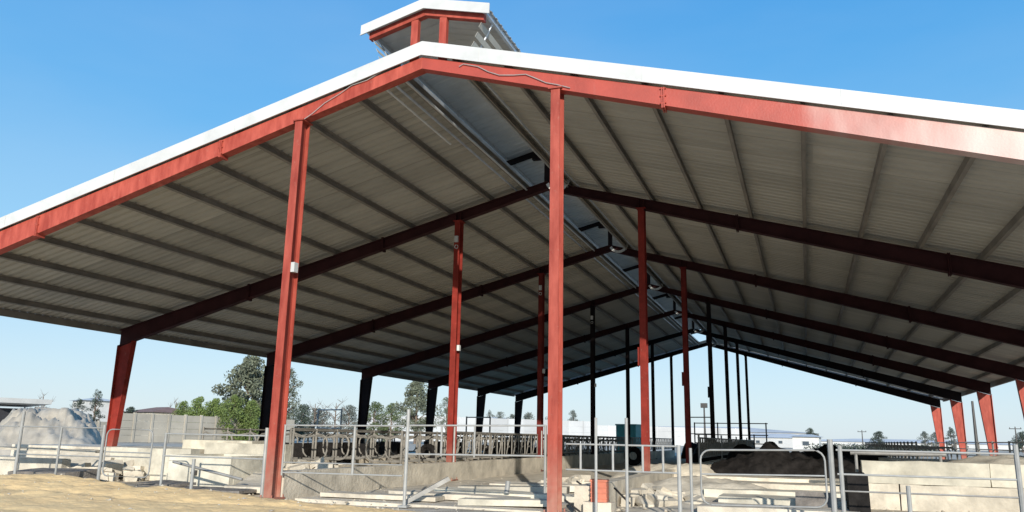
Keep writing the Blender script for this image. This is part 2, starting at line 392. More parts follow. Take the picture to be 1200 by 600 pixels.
# barge boards (white) front and back: vertical face closing the roof edge
def barge(y0, y1, xr, zf, h0, h1, parent, name='fascia', th=None):
    for s in (-1, 1):
        bm = BM(); n = 6
        for k in range(n):
            xa, xb = sorted((s * xr * k / n, s * xr * (k + 1) / n))
            hexa(bm, [(xa, y0, zf(xa) + h0), (xb, y0, zf(xb) + h0), (xb, y1, zf(xb) + h0), (xa, y1, zf(xa) + h0),
                      (xa, y0, zf(xa) + h1), (xb, y0, zf(xb) + h1), (xb, y1, zf(xb) + h1), (xa, y1, zf(xa) + h1)])
        if y0 < 0 and y1 - y0 < .05:
            q = 1.1
            while q < xr - .3:
                x = s * q
                hexa(bm, [(x - .03, y0 - .007, zf(x - .03) + h0 + .004), (x + .03, y0 - .007, zf(x + .03) + h0 + .004), (x + .03, y0 - .001, zf(x + .03) + h0 + .004), (x - .03, y0 - .001, zf(x - .03) + h0 + .004),
                          (x - .03, y0 - .007, zf(x - .03) + h1 - .004), (x + .03, y0 - .007, zf(x + .03) + h1 - .004), (x + .03, y0 - .001, zf(x + .03) + h1 - .004), (x - .03, y0 - .001, zf(x - .03) + h1 - .004)])
                q += 2.95
            for k in range(n):
                xa, xb = sorted((s * xr * k / n, s * xr * (k + 1) / n))
                hexa(bm, [(xa, y0 - .02, zf(xa) + h0 - .012), (xb, y0 - .02, zf(xb) + h0 - .012), (xb, y0 - .002, zf(xb) + h0 - .012), (xa, y0 - .002, zf(xa) + h0 - .012),
                          (xa, y0 - .02, zf(xa) + h0 + .003), (xb, y0 - .02, zf(xb) + h0 + .003), (xb, y0 - .002, zf(xb) + h0 + .003), (xa, y0 - .002, zf(xa) + h0 + .003)])
        obj(name, bm, 'white', parent)
barge(YF - .02, YF + .0, XE + .02, ztop, .032, .30, barn)
barge(YF + .003, YF + .34, XE + .02, ztop, .27, .30, barn)     # cap return over the sheet
barge(YB + .003, YB + .02, XE + .02, ztop, -.0, .262, barn)
for s in (-1, 1):   # eave trim
    bm = BM(); x = s * (XE + .005); z = ztop(x)
    xa, xb = sorted((x, x + s * .015)); box(bm, xa, xb, YF + .01, YB - .01, z - .03, z + .2); obj('eave_trim', bm, 'white', barn)
# ridge slot flashings: bright galvanised upstands along both edges of the slot
for s in (-1, 1):
    bm = BM(); x = s * OPEN; z = ztop(x) + PH
    xa, xb = sorted((x - s * .002, x - s * .014)); box(bm, xa, xb, YF + .4, YB - .4, z - .03, z + .05)
    obj('ridge_flashing', bm, 'galv', barn)
    bm = BM(); x = s * (OPEN + .30); z = ztop(x)
    tube(bm, [(x, YF + .5, z + .05), (x, YEND, z + .05)], .028, 6); obj('conduit', bm, 'galv', barn)
    bm = BM(); x = s * (OPEN + .02); z = ztop(x)
    tube(bm, [(x, YF + .5, z - .02), (x, YEND, z - .02)], .026, 6); obj('conduit', bm, 'white' if s < 0 else 'pipe', barn)

# raised ridge vent ("monitor")
MV = 1.27
def zmon(x): return 8.86 - .256 * abs(x)
vent = obj('ridge_vent', corr_sheet(-MV, 0, lambda x: zmon(x) + .10, YF + .03, YB), 'vent', barn)
obj('vent_panel', corr_sheet(0, MV, lambda x: zmon(x) + .10, YF + .03, YB), 'vent', vent)
barge(YF - .02, YF, MV + .04, zmon, -.03, .17, vent, 'vent_fascia')
for i in range(NF):
    y = i * S
    for s in (-1, 1):
        bm = BM(); xa, xb = sorted((0, s * (MV - .1)))
        hexa(bm, [(xa, y - .06, zmon(xa) - .13), (xb, y - .06, zmon(xb) - .13), (xb, y + .06, zmon(xb) - .13), (xa, y + .06, zmon(xa) - .13),
                  (xa, y - .06, zmon(xa) + .0), (xb, y - .06, zmon(xb) + .0), (xb, y + .06, zmon(xb) + .0), (xa, y + .06, zmon(xa) + .0)])
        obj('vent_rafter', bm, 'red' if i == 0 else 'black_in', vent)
    for xp in ((-.22, .36) if i == 0 else (0,)):
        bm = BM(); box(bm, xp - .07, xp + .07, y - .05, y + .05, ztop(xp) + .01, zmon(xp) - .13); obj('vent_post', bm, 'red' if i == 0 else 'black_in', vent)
    if i:
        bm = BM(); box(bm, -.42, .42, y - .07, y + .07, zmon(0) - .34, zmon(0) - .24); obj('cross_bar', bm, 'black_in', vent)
        # curved strap hooked round the rafter joint
        bm = BM(); pts = arc((.34, y - .16, ztop(.34) + .10), .30, -160, 70, 14)
        for a, b in zip(pts, pts[1:]): bar(bm, a, b, .09, .014, (0, 1, 0))
        obj('curved_strap', bm, 'white', barn)
for s in (-1, 1):
    bm = BM(); x = s * (MV - .08); z = zmon(x); box(bm, x - .03, x + .03, YF + .05, YB - .05, z + .0, z + .095); obj('vent_purlin', bm, 'galv', vent)
    for q in range(3):
        f = .22 + .26 * q; bm = BM(); xa = s * (MV - .16 - (MV - .16 - OPEN - .3) * f); za = zmon(MV) + (ztop(OPEN) + PH - zmon(MV)) * f
        hexa(bm, [(xa - .004, YF + .12, za - .05), (xa + .004, YF + .12, za - .05), (xa + .004, YB - .1, za - .05), (xa - .004, YB - .1, za - .05),
                  (xa + s * .05 - .004, YF + .12, za + .04), (xa + s * .05 + .004, YF + .12, za + .04), (xa + s * .05 + .004, YB - .1, za + .04), (xa + s * .05 - .004, YB - .1, za + .04)])
        obj('louver', bm, 'sheet', vent)
    # slanted wire mesh sides of the vent: thin stays
    for k in range(2 * NF - 1):
        y = k * S / 2 + .35
        bm = BM(); tube(bm, [(s * (MV - .1), y, zmon(MV) + .02), (s * (OPEN + .25), y + .05, ztop(OPEN) + PH + .04)], .02, 6); obj('vent_stay', bm, 'galv', vent)

# loose cables on the front rafter
bm = BM(); pts = [at(u, v, Y=-.125) for u, v in ((538, 78), (543, 75), (560, 78), (572, 84), (585, 88), (602, 88), (616, 87), (626, 91), (640, 97), (652, 99), (668, 103))]
tube(bm, pts, .008, 6); obj('cable', bm, 'pipe', barn)
bm = BM(); pts = [at(u, v, Y=-.125) for u, v in ((447, 84), (430, 94), (412, 100), (398, 110), (380, 121), (366, 133), (356, 140))]
tube(bm, pts, .007, 6); obj('cable', bm, 'pipe', barn)
# drainage rod hanging below one front purlin (bright)
bm = BM(); tube(bm, [(-1.0, .4, ztop(-1.0) - .02), (-1.0, 3.4, ztop(-1.0) - .04)], .024, 6); obj('conduit', bm, 'white', barn)

# ------------------------------------------------------------------ ground
bm = BM()
N = 90
def gz(x, y):
    q = Vector((x * .35, y * .35, 0)); r = math.hypot(x, y - 5)
    a = max(0, 1 - r / 60)
    return a * .05 * (noise.noise(q) + .5 * noise.noise(q * 3.1)) - .03
xs = [math.copysign(abs(t) ** 2.6, t) * 3000 for t in np.linspace(-1, 1, N * 2 + 1)]
rows = [[bm.verts.new((x, y + 5, gz(x, y + 5))) for x in xs] for y in xs]
for a, b in zip(rows, rows[1:]):
    for k in range(len(a) - 1): bm.faces.new((a[k], a[k + 1], b[k + 1], b[k]))
struct('ground', bm, 'ground', True)
# sand bank in front
def bank_z(x, y):
    edge = -.55 + .35 * noise.noise(Vector((x * .6, 3, 0))) + .08 * noise.noise(Vector((x * 3, 5, 0)))
    tl = min(1, max(0, (-1.2 - x) / 4.5)); hgt = .13 + .17 * tl * tl * (3 - 2 * tl)
    if x > -1.0: hgt = .12 * max(0, 1 - (x + 1.0) / 3.5)
    k = min(1, max(0, (edge - y) / .9)); k = k * k * (3 - 2 * k)
    k *= min(1, max(0, (y + 7.5) / 6.0)); k *= min(1, (x + 13) / 1.5)
    q = Vector((x, y, 2))
    rut = 0
    for yy in (-2.1, -3.6):
        d = abs(y - yy - .12 * x - .3 * noise.noise(Vector((x * .4, yy, 0)))); rut -= .035 * max(0, 1 - d / .22)
    z = hgt * k * (1 + .22 * noise.noise(q * .9) + .16 * noise.noise(q * 2.6)) - .04 * (1 - k)
    return z + k * (rut + .014 * noise.noise(q * 6) + .016 * abs(noise.noise(q * 15)) + .008 * noise.noise(q * 31))
bm = BM(); nx, ny = 420, 190; g = []
for j in range(ny + 1):
    g.append([bm.verts.new((-13 + 16.5 * i / nx, -7.5 + 7.4 * j / ny, bank_z(-13 + 16.5 * i / nx, -7.5 + 7.4 * j / ny))) for i in range(nx + 1)])
for j in range(ny):
    for i in range(nx): bm.faces.new((g[j][i], g[j][i + 1], g[j + 1][i + 1], g[j + 1][i]))
struct('sand_bank', bm, 'sand', True)
bm = BM(); box(bm, -A + .3, A - .3, .25, YEND, -.1, .012)
struct('alley_floor', bm, 'conc')
bm = BM(); box(bm, -W + .5, -A - .5, 8.2, YEND, -.1, .012); struct('stall_floor', bm, 'floor')
bm = BM(); box(bm, A + .5, W - .5, 9.0, YEND, -.1, .012); struct('pen_floor', bm, 'conc')

# scattered stones / clods (nobody could count them)
bm = BM()
for k in range(3500):
    x = random.uniform(-12, 10); y = random.uniform(-3.5, 9)
    r = .008 + .035 * random.random() ** 3
    z = 0
    if y < -.2: z = bank_z(x, y) if x < 3 else -.02
    if z is None: continue
    a0 = random.random() * 6; rx, ry, rz_ = r * random.uniform(.7, 1.6), r * random.uniform(.7, 1.3), r * random.uniform(.5, 1.0)
    ring = [bm.verts.new((x + rx * math.cos(a0 + q * 1.2566) * random.uniform(.8, 1.15), y + ry * math.sin(a0 + q * 1.2566) * random.uniform(.8, 1.15), z + random.uniform(-.1, .3) * rz_)) for q in range(5)]
    tp = bm.verts.new((x + random.uniform(-.3, .3) * rx, y, z + rz_)); bt = bm.verts.new((x, y, z - rz_ * .6))
    for q in range(5): bm.faces.new((ring[q], ring[(q + 1) % 5], tp)); bm.faces.new((ring[(q + 1) % 5], ring[q], bt))
o = obj('loose_stones', bm, 'stone'); tag(o, 'loose stones and clods scattered over the dusty ground', 'stones', kind='stuff')

# ------------------------------------------------------------------ feed curbs along the column lines
def curb(x, y0, y1, h, label, m='conc'):
    t = thing('concrete_curb', label, 'curb', (x, 0, 0))
    bm = BM(); rough_box(bm, -.13, .13, y0, y1, -.05, h, .4, .012, seed=x); obj('curb_wall', bm, m, t)
    return t
curb(-A - .02, .14, YEND, .46, 'low grey concrete curb running back from the left front column')
curb(A + .30, .5, YEND, .40, 'low concrete curb running back behind the right front column')

# shadow-casting pipe brace and posts are real pipe gates below
def panel(name, label, X0, X1, Y, z_top, z_bot, rails, posts, r=.0135, rp=.03, ext=None, rounded=0, group=None, mt='pipe', cat='gate', dz=0, dark=()):
    """pipe gate between X0 and X1; heights relative to ground; dz = height drop of the right end"""
    t = thing(name, label, cat, ((X0 + X1) / 2, Y, 0), 0, group)
    x0, x1 = X0 - (X0 + X1) / 2, X1 - (X0 + X1) / 2
    zz = lambda x, z: z + dz * (x - x0) / (x1 - x0)
    bm = BM()
    c = rounded
    if c:
        pts = [(x0, 0, z_bot + c)] + [(x0, 0, z_top - c)] + [(x0 + c - c * math.cos(R(a)), 0, z_top - c + c * math.sin(R(a))) for a in (22, 45, 67, 90)]
        pts += [(x1 - c + c * math.sin(R(a)), 0, zz(x1, z_top) - c + c * math.cos(R(a))) for a in (0, 22, 45, 67, 90)] + [(x1, 0, zz(x1, z_bot) + c)]
        pts += [(x1 - c + c * math.cos(R(a)), 0, zz(x1, z_bot) + c - c * math.sin(R(a))) for a in (22, 45, 67, 90)]
        pts += [(x0 + c - c * math.sin(R(a)), 0, z_bot + c - c * math.cos(R(a))) for a in (0, 22, 45, 67, 90)]
        tube(bm, pts, r, 8)
    else:
        tube(bm, [(x0, 0, z_top), (x1, 0, zz(x1, z_top))], r, 8)
        if z_bot is not None: tube(bm, [(x0, 0, z_bot), (x1, 0, zz(x1, z_bot))], r, 8)
    obj('gate_frame', bm, mt, t)
    for z in rails:
        bm = BM(); tube(bm, [(x0 + r, 0, z), (x1 - r, 0, zz(x1, z))], r * .85, 8); obj('rail', bm, 'pipe_d' if z in dark else mt, t)
    for (X, za, zb, rr) in posts:
        x = X - (X0 + X1) / 2; bm = BM(); tube(bm, [(x, 0, za), (x, 0, zb)], rr, 8)
        if za <= .02: box(bm, x - .08, x + .08, -.08, .08, -.02, .015)
        obj('post', bm, mt, t)
    return t
# alley gates between the two front columns
panel('pipe_gate', 'white pipe gate hung beside the left front column over the end of the grey curb', -2.42, -.06, .02, 1.25, .45, (.62,), [(-2.40, .40, 1.25, .019), (-1.0, .45, 1.25, .022)], group='pipe gates across the barn front', dz=.02)
panel('pipe_gate', 'white two-rail pipe gate closing the alley just left of the right front column', .03, 2.40, .02, 1.28, .82, (), [(-.0, 0, 1.54, .03), (2.39, .3, 1.31, .022), (1.2, .80, 1.29, .016), (.62, .8, 1.28, .018)], group='pipe gates across the barn front', dz=.03)
# right of the right column
panel('picket_gate', 'white low pipe gate with short pickets right of the right front column', 2.72, 4.45, .03, 1.04, .66, (), [(X, .66, 1.04, .018) for X in (2.95, 3.45, 3.9, 4.2)] + [(3.19, .02, 1.44, .022), (3.66, .02, 1.44, .024), (4.43, 0, 1.06, .03)], group='pipe gates across the barn front')
panel('pipe_gate', 'white round-cornered pipe gate before the black heap', 4.74, 6.42, .03, 1.0, .24, (.66,), [(4.60, 0, 1.02, .022)], rounded=.14, group='pipe gates across the barn front', dz=.03)
panel('pipe_fence', 'long white pipe fence across the pale wall at the right edge', 6.57, 8.74, .03, 1.04, .72, (.50,), [(6.50, 0, 1.18, .038), (6.62, 0, 1.10, .03), (7.43, 0, .60, .028), (8.72, 0, 1.16, .032), (9.6, 0, 1.1, .03)], group='pipe gates across the barn front', mt='pipe', dark=(.50,))
panel('pipe_fence', 'end bay of white pipe fence cut by the right edge of the picture', 8.80, 12.0, .03, 1.04, .50, (.72,), [(12.0, 0, 1.16, .032), (10.4, 0, 1.1, .03)], group='pipe gates across the barn front')
# left of the left column
panel('pipe_gate', 'pale pipe gate with curved corners standing between two posts at the left', -6.42, -5.3, .0, 1.12, .26, (.62, .70), [(-6.50, 0, 1.20, .032)], rounded=.12, group='pipe gates across the barn front', dark=(.62,))
panel('pipe_fence', 'thin grey pipe fence between the dark slabs and the left front column', -5.05, -2.75, .03, 1.06, .66, (), [(-5.02, 0, 1.08, .025), (-4.32, 0, .62, .03), (-2.78, .05, 1.2, .035)], group='pipe gates across the barn front', mt='pipe')
panel('pipe_fence', 'grey pipe fence between the two leftmost posts, white rail sagging', -8.68, -6.56, .02, 1.14, .60, (), [(-8.70, 0, 1.44, .03), (-7.62, 0, 1.14, .022)], group='pipe gates across the barn front', mt='pipe')
panel('pipe_fence', 'grey pipe fence running out of the left edge of the picture', -12.5, -8.78, .02, 1.14, .55, (), [(-12.5, 0, 1.3, .04), (-10.6, 0, 1.14, .022), (-9.6, 0, 1.25, .022)], group='pipe gates across the barn front', mt='pipe')
# leaning dark pipe by the trough
bm = BM(); a = at(203, 541, Y=.9); b = at(284, 562, Y=.9)
tube(bm, [a, b], .028, 8); o = obj('loose_pipe', bm, 'pipe_d'); tag(o, 'dark loose pipe leaning down beside the concrete trough', 'pipe')
bm = BM(); a = at(245, 539, Y=.4); b = at(318, 541, Y=.4)

# ------------------------------------------------------------------ concrete troughs and walls at the left
def cblock(name, label, cat, x0, x1, y0, y1, h, m, seed, cap=None, hollow=False, group=None):
    t = thing(name, label, cat, ((x0 + x1) / 2, (y0 + y1) / 2, 0), 0, group)
    hx, hy = (x1 - x0) / 2, (y1 - y0) / 2
    bm = BM()
    if hollow:
        w = .13
        rough_box(bm, -hx, hx, -hy, -hy + w, -.05, h, .3, .012, seed); rough_box(bm, -hx, hx, hy - w, hy, -.05, h, .3, .012, seed + 1)
        rough_box(bm, -hx, -hx + w, -hy + w + .003, hy - w - .003, -.05, h - .004, .3, .010, seed + 2); rough_box(bm, hx - w, hx, -hy + w + .003, hy - w - .003, -.05, h - .004, .3, .010, seed + 3)
        obj('trough_wall', bm, m, t)
        bm = BM(); box(bm, -hx + w + .01, hx - w - .01, -hy + w + .01, hy - w - .01, 0, h * .55); obj('trough_floor', bm, 'conc2', t)
    else:
        rough_box(bm, -hx, hx, -hy, hy, -.05, h, .3, .014, seed); obj('wall_body', bm, m, t)
    if cap:
        bm = BM(); rough_box(bm, -hx - .03, hx + .03, -hy - .03, hy + .03, h + .002, h + cap, .3, .008, seed + 5); obj('wall_cap', bm, 'conc', t)
    return t
cblock('water_trough', 'square pale concrete trough with a small outlet hole, left of the dark slabs', 'trough', -6.6, -5.0, 1.9, 3.6, .62, 'cream', 1, hollow=True)
cblock('concrete_wall', 'long low pale concrete wall behind the square trough', 'wall', -9.2, -6.6, 6.0, 6.25, .82, 'cream', 2)
cblock('concrete_wall', 'short pale concrete wall with a dark end behind the trough', 'wall', -11.4, -8.9, 7.6, 9.2, .86, 'cream', 3)
cblock('concrete_wall', 'pale concrete wall behind the gate with curved corners', 'wall', -9.6, -7.2, 3.2, 3.5, .70, 'cream', 4)
cblock('concrete_wall', 'low grey concrete wall at the far left behind the pipe fence', 'wall', -15.0, -10.2, 2.4, 2.65, .42, 'conc2', 5)
cblock('concrete_wall', 'broad low concrete platform under the left eave', 'platform', -17, -10.2, 6.5, 9.5, .60, 'conc', 6)
bm = BM(); box(bm, -5.95, -5.83, 1.86, 1.90, .22, .32); tube(bm, [(-5.89, 1.80, .27), (-5.89, 1.90, .27)], .035, 8)
o = obj('outlet', bm, 'black_ins', None); tr = [t for t in col.objects if t.name == 'water_trough'][0]
o.parent = tr; o.location = (-tr.location.x, -tr.location.y, 0)
def rubble(x, y, rx, ry, h, n, label, seed):
    random.seed(seed); bm = BM()
    for k in range(n):
        a = random.random() * 6.283; q = random.random() ** .6
        px, py = q * rx * math.cos(a), q * ry * math.sin(a); pz = h * (1 - q) * random.uniform(.3, 1)
        sx, sy, sz = [random.uniform(.06, .24) for _ in range(3)]; sz *= .6
        m = Matrix.Translation((px, py, pz)) @ Matrix.Rotation(random.random() * 6, 4, 'Z') @ Matrix.Rotation(random.uniform(-.6, .6), 4, 'X')
        v = [(m @ Vector((u_ * sx * random.uniform(.75, 1.1), v_ * sy * random.uniform(.75, 1.1), w_ * sz * random.uniform(.75, 1.1)))) for u_, v_, w_ in ((-1, -1, -1), (1, -1, -1), (1, 1, -1), (-1, 1, -1), (-1, -1, 1), (1, -1, 1), (1, 1, 1), (-1, 1, 1))]
        hexa(bm, v)
    o = obj('rubble_pile', bm, 'conc'); o.location = (x, y, 0); tag(o, label, 'rubble')
rubble(-9.4, 3.0, 1.3, .8, .5, 60, 'broken concrete rubble at the far left behind the pipe fence', 1)
rubble(-4.6, 4.2, 1.3, 1.0, .55, 70, 'rubble pile just left of the left front column behind the trough', 2)
rubble(-11.5, 5.0, 1.4, .8, .5, 50, 'rubble strewn before the broad platform under the left eave', 3)
rubble(3.5, 3.2, .9, .8, .25, 40, 'small rubble pile behind the orange crate', 4)
rubble(1.2, 6.6, 1.0, .7, .2, 40, 'rubble scattered at the back of the alley slabs', 5)
random.seed(11)
# broken slabs and boards lying about left of the column
def slab(name, label, cat, c, L_, w, th, rz, tilt, m, seed, group=None, z=0.03):
    bm = BM(); rough_box(bm, -L_ / 2, L_ / 2, -w / 2, w / 2, 0, th, .2, .012, seed)
    o = obj(name, bm, m); o.location = (c[0], c[1], z); o.rotation_euler = (R(tilt), R(random.uniform(-1.5, 1.5)), R(rz)); return tag(o, label, cat, group)
slab('rubber_mat', 'dark grey rubber mat lying left of the front column', 'mat', (-4.6, .55), 2.3, .8, .05, 4, 0, 'rubber', 1)
slab('rubber_mat', 'smaller dark mat lapped over the end of the long mat', 'mat', (-5.55, .75), 1.0, .6, .05, -12, 3, 'rubber', 2, z=.085)
slab('concrete_slab', 'tilted pale slab resting behind the left front column', 'slab', (-4.1, 2.3), 1.4, .9, .14, 12, 14, 'conc', 3)
slab('concrete_slab', 'flat pale slab beside the foot of the left front column', 'slab', (-3.5, 1.15), 1.5, .7, .10, -6, 2, 'conc', 4)
slab('concrete_slab', 'white slab leaning on the low far-left wall', 'slab', (-10.2, 3.2), 2.2, .9, .12, 8, 30, 'conc', 5, z=.25)
slab('timber_board', 'pale board bridging the low walls at the far left', 'board', (-9.8, 1.6), 3.0, .3, .06, 3, 0, 'wood', 6, z=.62)
slab('tarpaulin', 'dark olive tarpaulin bundle under the far-left pipe fence', 'tarpaulin', (-8.9, 1.1), 1.8, .8, .22, -5, 4, 'rubber', 7)
for k in range(6):
    slab('concrete_slab', ['thin pale slab nearest the curb end in the alley', 'pale slab under the leaning timber in the alley', 'long pale slab in the middle of the alley', 'darker slab lying askew in the alley', 'pale slab farthest back in the alley mouth', 'narrow slab close to the right front column'][k], 'slab',
         ((-.9, .9), (.3, 1.5), (.9, 2.5), (.6, 3.6), (.9, 5.0), (1.5, .8))[k], (2.2, 2.6, 2.8, 2.2, 2.4, 1.6)[k], (.45, .5, .6, .5, .9, .4)[k], (.07, .09, .10, .13, .12, .10)[k], (3, -4, 2, 9, -2, 5)[k], 0, ('conc', 'conc', 'cream', 'conc2', 'conc', 'cream')[k], 20 + k, 'slabs lying in the alley')
bm = BM(); bar(bm, (-.15, .35, .03), (.45, .75, .42), .07, .07); o = obj('timber', bm, 'pipe_d'); tag(o, 'short dark timber propped up among the alley slabs', 'timber')
bm = BM(); tube(bm, [(1.0, 2.1, .13), (1.02, 2.12, .34)], .05, 8); o = obj('pipe_stub', bm, 'pipe'); tag(o, 'short white pipe stub standing upright among the alley slabs', 'pipe stub')

# ------------------------------------------------------------------ right bay: slabs, walls, heaps
t = thing('concrete_wall', 'long cream wall of big concrete blocks behind the right pipe fence', 'wall', (7.15, 4.6, 0))
for j, (za, zb) in enumerate(((-.05, .42), (.425, .83))):
    x = 0 - (.6 if j else 0) + .6
    for k in range(5):
        L_ = (2.1, 1.7, 1.9, 2.0, 1.8)[k] + (.5 if j == 0 and k == 0 else 0)
        bm = BM(); rough_box(bm, x, x + L_ - .012, (.03 if j else 0) + .02 * (k % 2), .42, za, zb, .14, .016, 60 + j * 7 + k); obj('wall_block', bm, 'cream' if (k + j) % 3 else 'conc', t)
        x += L_
    if j == 0:
        bm = BM(); rough_box(bm, .0, .59, .04, .40, -.05, .42, .14, .016, 77); obj('wall_block', bm, 'conc', t)
bm = BM(); heap(bm, 0, 0, 5.6, 4.0, .62, 31, rough=.25, prof=.8); o = obj('gravel_heap', bm, 'conc', None, True); o.location = (10.7, 8.0, .35)
tag(o, 'broad pale gravel heap rising over the long cream wall at the right', 'heap')
for k, (u, v, y, lb) in enumerate([(500, 515, 15.5, 'black tyre leaning by the left feed fence near the second lit column'), (566, 516, 18, 'black tyre standing right of the second lit left column'), (742, 512, 24, 'black tyre standing deep in the feed alley')]):
    p = at(u, v, Y=y); bm = BM(); rr = .42
    pts = arc((0, 0, rr), rr - .1, 0, 360, 20); tube(bm, pts, .11, 8); tube(bm, arc((0, 0, rr), rr - .2, 0, 360, 20), .05, 6)
    o = obj('tyre', bm, 'black', None, True); o.location = (p.x, p.y, .0); o.rotation_euler = (R(-8), 0, R(20 * k - 15)); tag(o, lb, 'tyre')
cblock('concrete_platform', 'raised pale concrete platform behind the long cream wall', 'platform', 8.2, 15, 9.5, 15, .74, 'conc', 12)
bm = BM(); tube(bm, [(7.0, 5.6, .95), (8.7, 5.6, .95)], .035, 8); tube(bm, [(7.1, 5.6, 0), (7.1, 5.6, .95)], .03, 8); tube(bm, [(8.6, 5.6, 0), (8.6, 5.6, .95)], .03, 8)
o = obj('handrail', bm, 'pipe_d'); tag(o, 'dark pipe handrail just above the left end of the long cream wall', 'handrail')
bm = BM(); nx, ny = 30, 60; g = []
for j in range(ny + 1):
    yy = .7 + 9.5 * j / ny
    g.append([bm.verts.new((x_, yy, -.04 + .30 * min(1, max(0, (yy - .9) / 7.2)) * min(1, (x_ - 3.2) / .8 + .05) + .02 * noise.noise(Vector((x_ * 2, yy * 2, 4))))) for x_ in [3.2 + 3.75 * i / nx for i in range(nx + 1)]])
for j in range(ny):
    for i in range(nx): bm.faces.new((g[j][i], g[j][i + 1], g[j + 1][i + 1], g[j + 1][i]))
struct('pen_ramp', bm, 'conc', True)
# dark bins and mats glimpsed between the stall loops
for k, (u, v, y, wx, hh, lb) in enumerate([(352, 512, 13, .9, .75, 'low dark bin nearest the left front column behind the stall loops'), (392, 512, 14, 1.3, .8, 'wide dark bin behind the stall loops left of the second gate post'), (428, 513, 17, .8, .75, 'small dark bin behind the stall loops'), (455, 514, 20, 1.4, .8, 'dark bin deep in the left stalls'), (520, 515, 22, 1.6, .85, 'wide dark bin left of the second lit column'), (600, 516, 24, 1.6, .9, 'dark bin left of the third feed column')]):
    p = at(u, v, Y=y); bm = BM(); rough_box(bm, -wx / 2, wx / 2, -.4, .4, -.02, hh, .2, .05, 80 + k); o = obj('dark_bin', bm, 'black'); o.location = (p.x, y, 0); tag(o, lb, 'bin')
# slabs stacked as steps in front of the black heap
for k, (x0, x1, y, h, m) in enumerate([(4.5, 6.9, 1.4, .12, 'conc'), (4.7, 7.0, 2.6, .20, 'cream'), (4.3, 6.9, 4.0, .24, 'cream'), (4.2, 6.8, 5.6, .30, 'conc'), (3.9, 6.9, 7.6, .33, 'conc')]):
    cblock('concrete_step', ['lowest pale concrete step before the round-cornered gate', 'second pale step up towards the black heap', 'third cream step up towards the black heap', 'fourth pale step up towards the black heap', 'top pale step at the foot of the black heap'][k], 'step', x0, x1, y, y + .9, h, m, 30 + k, group='steps in the right bay')
slab('steel_sheet', 'grey green sheet leaning in the steps beneath the black heap', 'sheet', (6.25, 2.4), .55, .3, .03, 2, 60, 'rubber', 41, z=.20)
cblock('feed_bin', 'dark upright box at the end of the steps beside the cream wall', 'bin', 6.75, 7.05, 1.6, 3.0, .66, 'black', 13)
bm = BM(); heap(bm, 0, 0, 4.2, 3.0, .84, 3, rough=.5, prof=.35, nx=90, ny=40); o = obj('black_heap', bm, 'black', None, True); o.location = (5.7, 10.7, 0)
tag(o, 'long heap covered in black plastic film with an uneven top behind the round-cornered gate', 'heap')
bm = BM(); heap(bm, 0, 0, 3.6, 2.6, .55, 4, rough=.3, prof=.7); o = obj('sand_heap', bm, 'conc', None, True); o.location = (2.9, 10.0, 0)
tag(o, 'pale heap of gravel at the left end of the black heap', 'heap')
bm = BM(); heap(bm, 0, 0, 3.0, 2.2, .42, 5, rough=.3, prof=.7); o = obj('sand_heap', bm, 'conc', None, True); o.location = (4.2, 5.0, 0)
tag(o, 'low pale gravel heap in front of the concrete steps', 'heap')
for k, (x, y, lx, ly, h, lb) in enumerate([(4.1, 23, 2.4, 2.0, .85, 'small black covered heap behind the right feed curb'), (1.6, 33, 2.6, 2.6, 1.0, 'black covered heap far down the feed alley'), (7.6, 30, 5, 3, .9, 'broad dark heap deep in the right pen'), (-4.4, 22, 1.4, 1.6, .9, 'dark upright bundle behind the left feed fence'), (0.2, 41, 3.2, 2, 1.2, 'last black heap at the far mouth of the alley')]):
    bm = BM(); heap(bm, 0, 0, lx, ly, h, 8 + k, rough=.4, prof=.45, nx=24, ny=16); o = obj('black_heap', bm, 'black', None, True); o.location = (x, y, 0); tag(o, lb, 'heap')

# orange plastic drum-like box on a pale block
t = thing('orange_crate', 'orange plastic crate standing on end right of the right front column', 'crate', (3.14, .45, 0), R(6))
bm = BM(); rough_box(bm, -.12, .12, -.12, .12, .0, .30, .1, .006, 1)
for z in (.05, .13, .21):
    box(bm, -.128, .128, -.13, .13, z, z + .02)
obj('crate_body', bm, 'orange', t)
bm = BM(); box(bm, -.135, .135, -.135, .135, .30, .33); obj('crate_rim', bm, 'orange', t)
t.location.z = .18
bm = BM(); rough_box(bm, -.22, .22, -.17, .17, -.03, .18, .1, .012, 9); o = obj('concrete_block', bm, 'conc'); o.location = (3.14, .45, 0); tag(o, 'small pale concrete block under the orange crate', 'block')
# loose dark rods near it
for k, (a, b) in enumerate([((676, 564), (695, 578)), ((720, 572), (738, 590)), ((662, 586), (680, 600))]):
    pa = at(a[0], a[1], Y=1.6 - .4 * k); pb = at(b[0], b[1], Y=1.0 - .4 * k)
    bm = BM(); tube(bm, [pa, pb], .016, 6); o = obj('steel_rod', bm, 'black_ins'); tag(o, ['bent dark steel rod leaning left of the orange crate', 'bent dark steel rod leaning right of the orange crate', 'dark rod at the foot of the right front column'][k], 'rod')

